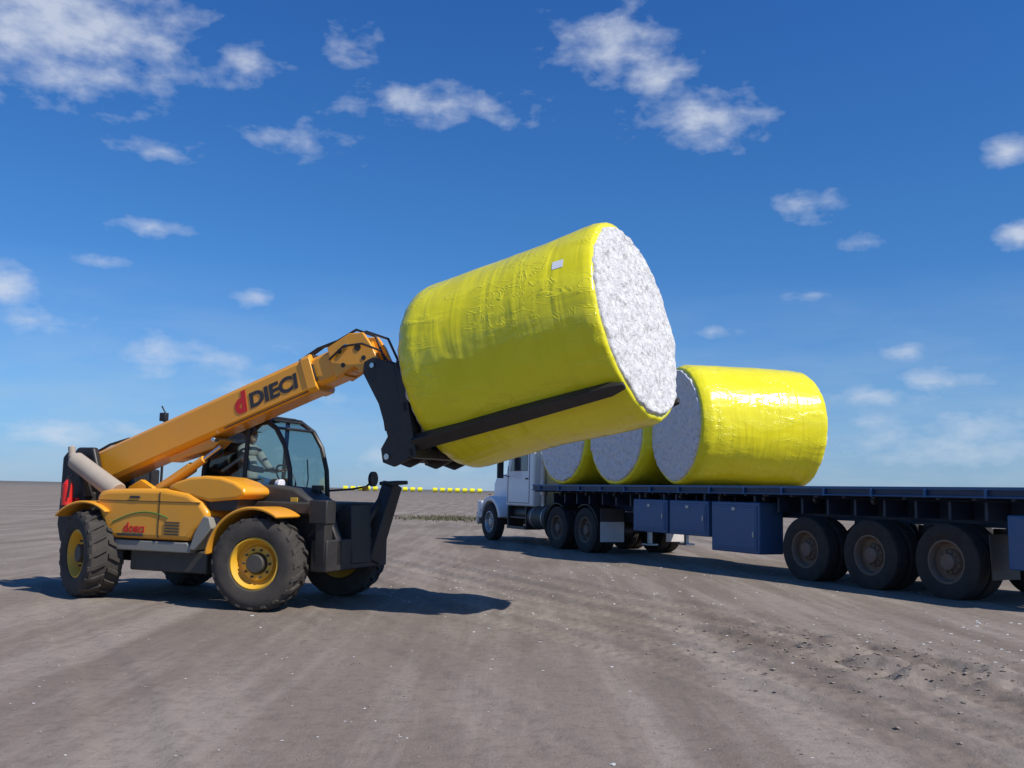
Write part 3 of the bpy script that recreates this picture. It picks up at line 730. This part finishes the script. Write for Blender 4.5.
def gh(x, y): return float(gheight(np.array([x]), np.array([y]))[0])
def scatter(name, mat, pts):
    V = []; F = []
    base = [(1, 0, 0), (-1, 0, 0), (0, 1, 0), (0, -1, 0), (0, 0, 1), (0, 0, -1), (.6, .6, .6), (-.6, .6, .6), (.6, -.6, .6), (-.6, -.6, .6)]
    fc = [(0, 2, 6), (2, 4, 6), (4, 0, 6), (2, 1, 7), (1, 4, 7), (4, 2, 7), (0, 4, 8), (4, 3, 8), (3, 0, 8), (1, 3, 9), (3, 4, 9), (4, 1, 9), (0, 5, 2), (2, 5, 1), (1, 5, 3), (3, 5, 0)]
    for (x, y, s, fl) in pts:
        z = gh(x, y); o = len(V); r = Matrix.Rotation(random.random() * 6.28, 3, 'Z')
        for b_ in base:
            p = r @ Vector(b_); k = s * random.uniform(.6, 1.3)
            V.append((x + p.x * k * random.uniform(.8, 1.5), y + p.y * k, z + s * fl * .1 + p.z * k * fl))
        F += [tuple(i + o for i in q) for q in fc]
    me = bpy.data.meshes.new(name); me.from_pydata(V, [], F); me.materials.append(mat)
    ob = bpy.data.objects.new(name, me); col.objects.link(ob)
pts = []
for i in range(1200):
    y = 4.2 + 14 * random.random() ** 1.5; pts.append((random.uniform(-.62, .62) * y * 1.15, y, random.uniform(.003, .011), .55))
for i in range(700):
    p_ = random.gauss(6.2, 1.4); q_ = random.gauss(6.5, .8)
    pts.append((q_ * .899 - p_ * .438, q_ * .438 + p_ * .899, random.uniform(.005, .022), .55))
for i in range(600):
    p_ = random.uniform(0, 16); q_ = random.choice((6.9, 6.2, 4.9, 4.2, 7.8, 3.6, 2.2)) + random.gauss(0, .12)
    pts.append((q_ * .899 - p_ * .438, q_ * .438 + p_ * .899, random.uniform(.005, .013), .55))
scatter('dirt_clods', M['clod'], pts)
pts = []
for i in range(420):
    y = 4.2 + 26 * random.random() ** 1.3; s_ = random.uniform(.004, .010)
    if random.random() < .10: s_ *= 2
    pts.append((random.uniform(-.6, .6) * y, y, s_, .35))
for i in range(200):
    pts.append((random.gauss(1.6, 2.4), random.gauss(14, 2.8), random.uniform(.008, .020), .4))
for i in range(50):
    pts.append((random.uniform(4.0, 6.2), random.uniform(7, 11.5), random.uniform(.008, .026), .4))
scatter('cotton_scraps', M['cotton'], pts)

m, nt, bs = newmat('dry_grass')
n = noise(nt, nt.nodes.new('ShaderNodeNewGeometry').outputs['Position'], 1.2, 4)
nt.links.new(ramp(nt, n, [(.35, (.07, .075, .035)), (.65, (.16, .14, .08))]), bs.inputs['Base Color']); bs.inputs['Roughness'].default_value = .9
V = []; F = []
for i in range(1300):
    x = random.gauss(-3.0, 1.1); y = random.gauss(46, 1.8)
    h_ = random.uniform(.03, .18); a_ = random.random() * 6.28; w = .03
    o = len(V); V += [(x - w * math.cos(a_), y - w * math.sin(a_), 0), (x + w * math.cos(a_), y + w * math.sin(a_), 0), (x + random.gauss(0, .08), y + random.gauss(0, .08), h_)]
    F.append((o, o + 1, o + 2))
me = bpy.data.meshes.new('grass'); me.from_pydata(V, [], F); me.materials.append(m)
col.objects.link(bpy.data.objects.new('grass', me))

g = []; g2 = []
row = empty('cotton_bale_row')
for i in range(19):
    r = -.172 + i * .0078; Yd = 520 + 4 * math.sin(i * 1.7); x = r * Yd
    if i in (5, 11): continue
    g.append(cyl((x - 1.2, Yd, 1.2), (x + 1.2, Yd + .5, 1.2), 1.2, seg=16))
    g2.append(cyl((x + 1.2, Yd + .5, 1.2), (x + 1.25, Yd + .5, 1.2), 1.1, seg=16))
make('wraps', row, M['wrap'], g); make('ends', row, M['cotton'], g2)

# ------------------------------------------------------------------ world
w = bpy.data.worlds.new('World'); sc.world = w; w.use_nodes = True
nt = w.node_tree; bg = nt.nodes['Background']
SUN = Vector((.56, -.38, .735)).normalized()
sky = nt.nodes.new('ShaderNodeTexSky'); sky.sky_type = 'NISHITA'; sky.sun_disc = False
sky.sun_elevation = math.asin(SUN.z); sky.sun_rotation = math.atan2(SUN.x, SUN.y)
sky.altitude = 100; sky.air_density = 1.0; sky.dust_density = .2; sky.ozone_density = 3
tc = nt.nodes.new('ShaderNodeTexCoord').outputs['Generated']
nrm = nt.nodes.new('ShaderNodeVectorMath'); nrm.operation = 'NORMALIZE'; nt.links.new(tc, nrm.inputs[0])
sx = nt.nodes.new('ShaderNodeSeparateXYZ'); nt.links.new(nrm.outputs[0], sx.inputs[0])
az = math_(nt, 'MULTIPLY', math_(nt, 'ARCTAN2', sx.outputs[0], sx.outputs[1]), 57.2958)
el = math_(nt, 'MULTIPLY', math_(nt, 'ARCSINE', sx.outputs[2]), 57.2958)
cb = nt.nodes.new('ShaderNodeCombineXYZ'); nt.links.new(az, cb.inputs[0]); nt.links.new(el, cb.inputs[1])
ae = cb.outputs[0]
clouds = [(-27.5, 24.4, 5.6, 3.0, 1.15), (-17, 23.6, 3.0, 1.5, .60), (-10.6, 25.5, 2.6, 1.4, .52), (-5.6, 22.7, 6.6, 1.2, .76), (-12.7, 20, 4.4, 1.3, .52),
          (-21.2, 18.6, 3.2, 1.0, .56), (-21.6, 14.3, 2.6, .7, .58), (-15.3, 10.9, 2., .6, .58), (6.0, 26.0, 4.0, 1.9, .84), (8.4, 24.4, 2.6, 1.4, .84), (11.6, 21.9, 4.0, 1.5, .86), (17.7, 16.5, 2.4, .9, .68),
          (20.7, 14.4, 1.9, .6, .6), (28.2, 18.4, 2.2, .9, .72), (28.8, 14.1, 1.6, .8, .78), (22.7, 8.3, 1.7, .6, .68), (24.2, 6.5, 2.8, .7, .72), (11.9, 9.6, 1.5, .6, .62),
          (20.8, 5.8, 3., .7, .66), (17.5, 11.6, 2, .5, .52), (-27.3, 8.7, 4., .9, .58), (-28.8, 10.3, 2., 1.1, .85), (-18.8, 7.3, 6., 1.2, .62), (-25.5, 2.8, 5., 1.0, .66), (-5.5, 2.0, 5., 1., .66), (-14, 5.5, 5, .8, .56),
          (26, 3.4, 8, 1.4, .70), (-24, 12.2, 2.6, .6, .5), (60, 20, 9, 3, .9), (-60, 25, 8, 3, .9), (150, 22, 12, 3, .9)]
M_ = None
for (a0, e0, sa, se, wt) in clouds:
    s1 = nt.nodes.new('ShaderNodeVectorMath'); s1.operation = 'SUBTRACT'; nt.links.new(ae, s1.inputs[0]); s1.inputs[1].default_value = (a0, e0, 0)
    s2 = nt.nodes.new('ShaderNodeVectorMath'); s2.operation = 'MULTIPLY'; nt.links.new(s1.outputs[0], s2.inputs[0]); s2.inputs[1].default_value = (1 / sa, 1 / se, 0)
    s3 = nt.nodes.new('ShaderNodeVectorMath'); s3.operation = 'LENGTH'; nt.links.new(s2.outputs[0], s3.inputs[0])
    v = math_(nt, 'MULTIPLY_ADD', s3.outputs['Value'], -.75, wt)
    M_ = v if M_ is None else math_(nt, 'MAXIMUM', M_, v)
M_ = math_(nt, 'MAXIMUM', M_, -1.)
cn = noise(nt, mapping(nt, ae, (.45, .8, 1)), .9, 6, .55, .1)
cn2 = noise(nt, mapping(nt, ae, (.12, .5, 1), loc=(3, 7, 0)), 1.0, 5, .6, .2)
dens = math_(nt, 'MULTIPLY_ADD', math_(nt, 'SUBTRACT', cn, .5), 2.2, M_)
mask = ramp(nt, dens, [(.0, 0.), (.38, .22), (1.0, .72)])
lowm = nt.nodes.new('ShaderNodeMapRange'); nt.links.new(el, lowm.inputs['Value'])
lowm.inputs['From Min'].default_value = 13; lowm.inputs['From Max'].default_value = 0; lowm.inputs['To Min'].default_value = 0; lowm.inputs['To Max'].default_value = .62
lm = math_(nt, 'MULTIPLY', lowm.outputs['Result'], ramp(nt, cn2, [(.35, .30), (.7, 1.)]))
tint = ramp(nt, math_(nt, 'DIVIDE', el, 40.), [(.0, (.36, .60, 1.12)), (.14, (.38, .70, 1.10)), (.40, (.33, .74, 1.17)), (.75, (.27, .72, 1.30))])
skyc = mix(nt, 1.0, sky.outputs[0], tint, 'MULTIPLY')
c = mix(nt, lm, skyc, (4.4, 5.6, 7.0))
c = mix(nt, mask, c, (6.8, 7.3, 8.2))
nt.links.new(c, bg.inputs['Color']); bg.inputs['Strength'].default_value = .1
try:
    w.cycles.sampling_method = 'MANUAL'; w.cycles.sample_map_resolution = 256
except Exception as ex: print(ex)

sl = bpy.data.lights.new('sun', 'SUN'); sl.energy = 4.8; sl.angle = rad(.53); sl.color = (1, .945, .86)
so = bpy.data.objects.new('sun', sl); col.objects.link(so)
so.rotation_euler = (-SUN).to_track_quat('-Z', 'Y').to_euler(); so.location = (20, -10, 30)

# ------------------------------------------------------------------ camera
cam = bpy.data.cameras.new('camera'); cam.lens = 33.4; cam.sensor_width = 36; cam.clip_end = 20000; cam.clip_start = .1
cb_ = bpy.data.objects.new('camera', cam); col.objects.link(cb_)
cb_.matrix_world = Matrix.Translation((0, 0, 1.4)) @ Matrix.Rotation(rad(90 + 6.43), 4, 'X') @ Matrix.Rotation(rad(1.2), 4, 'Z')
sc.camera = cb_
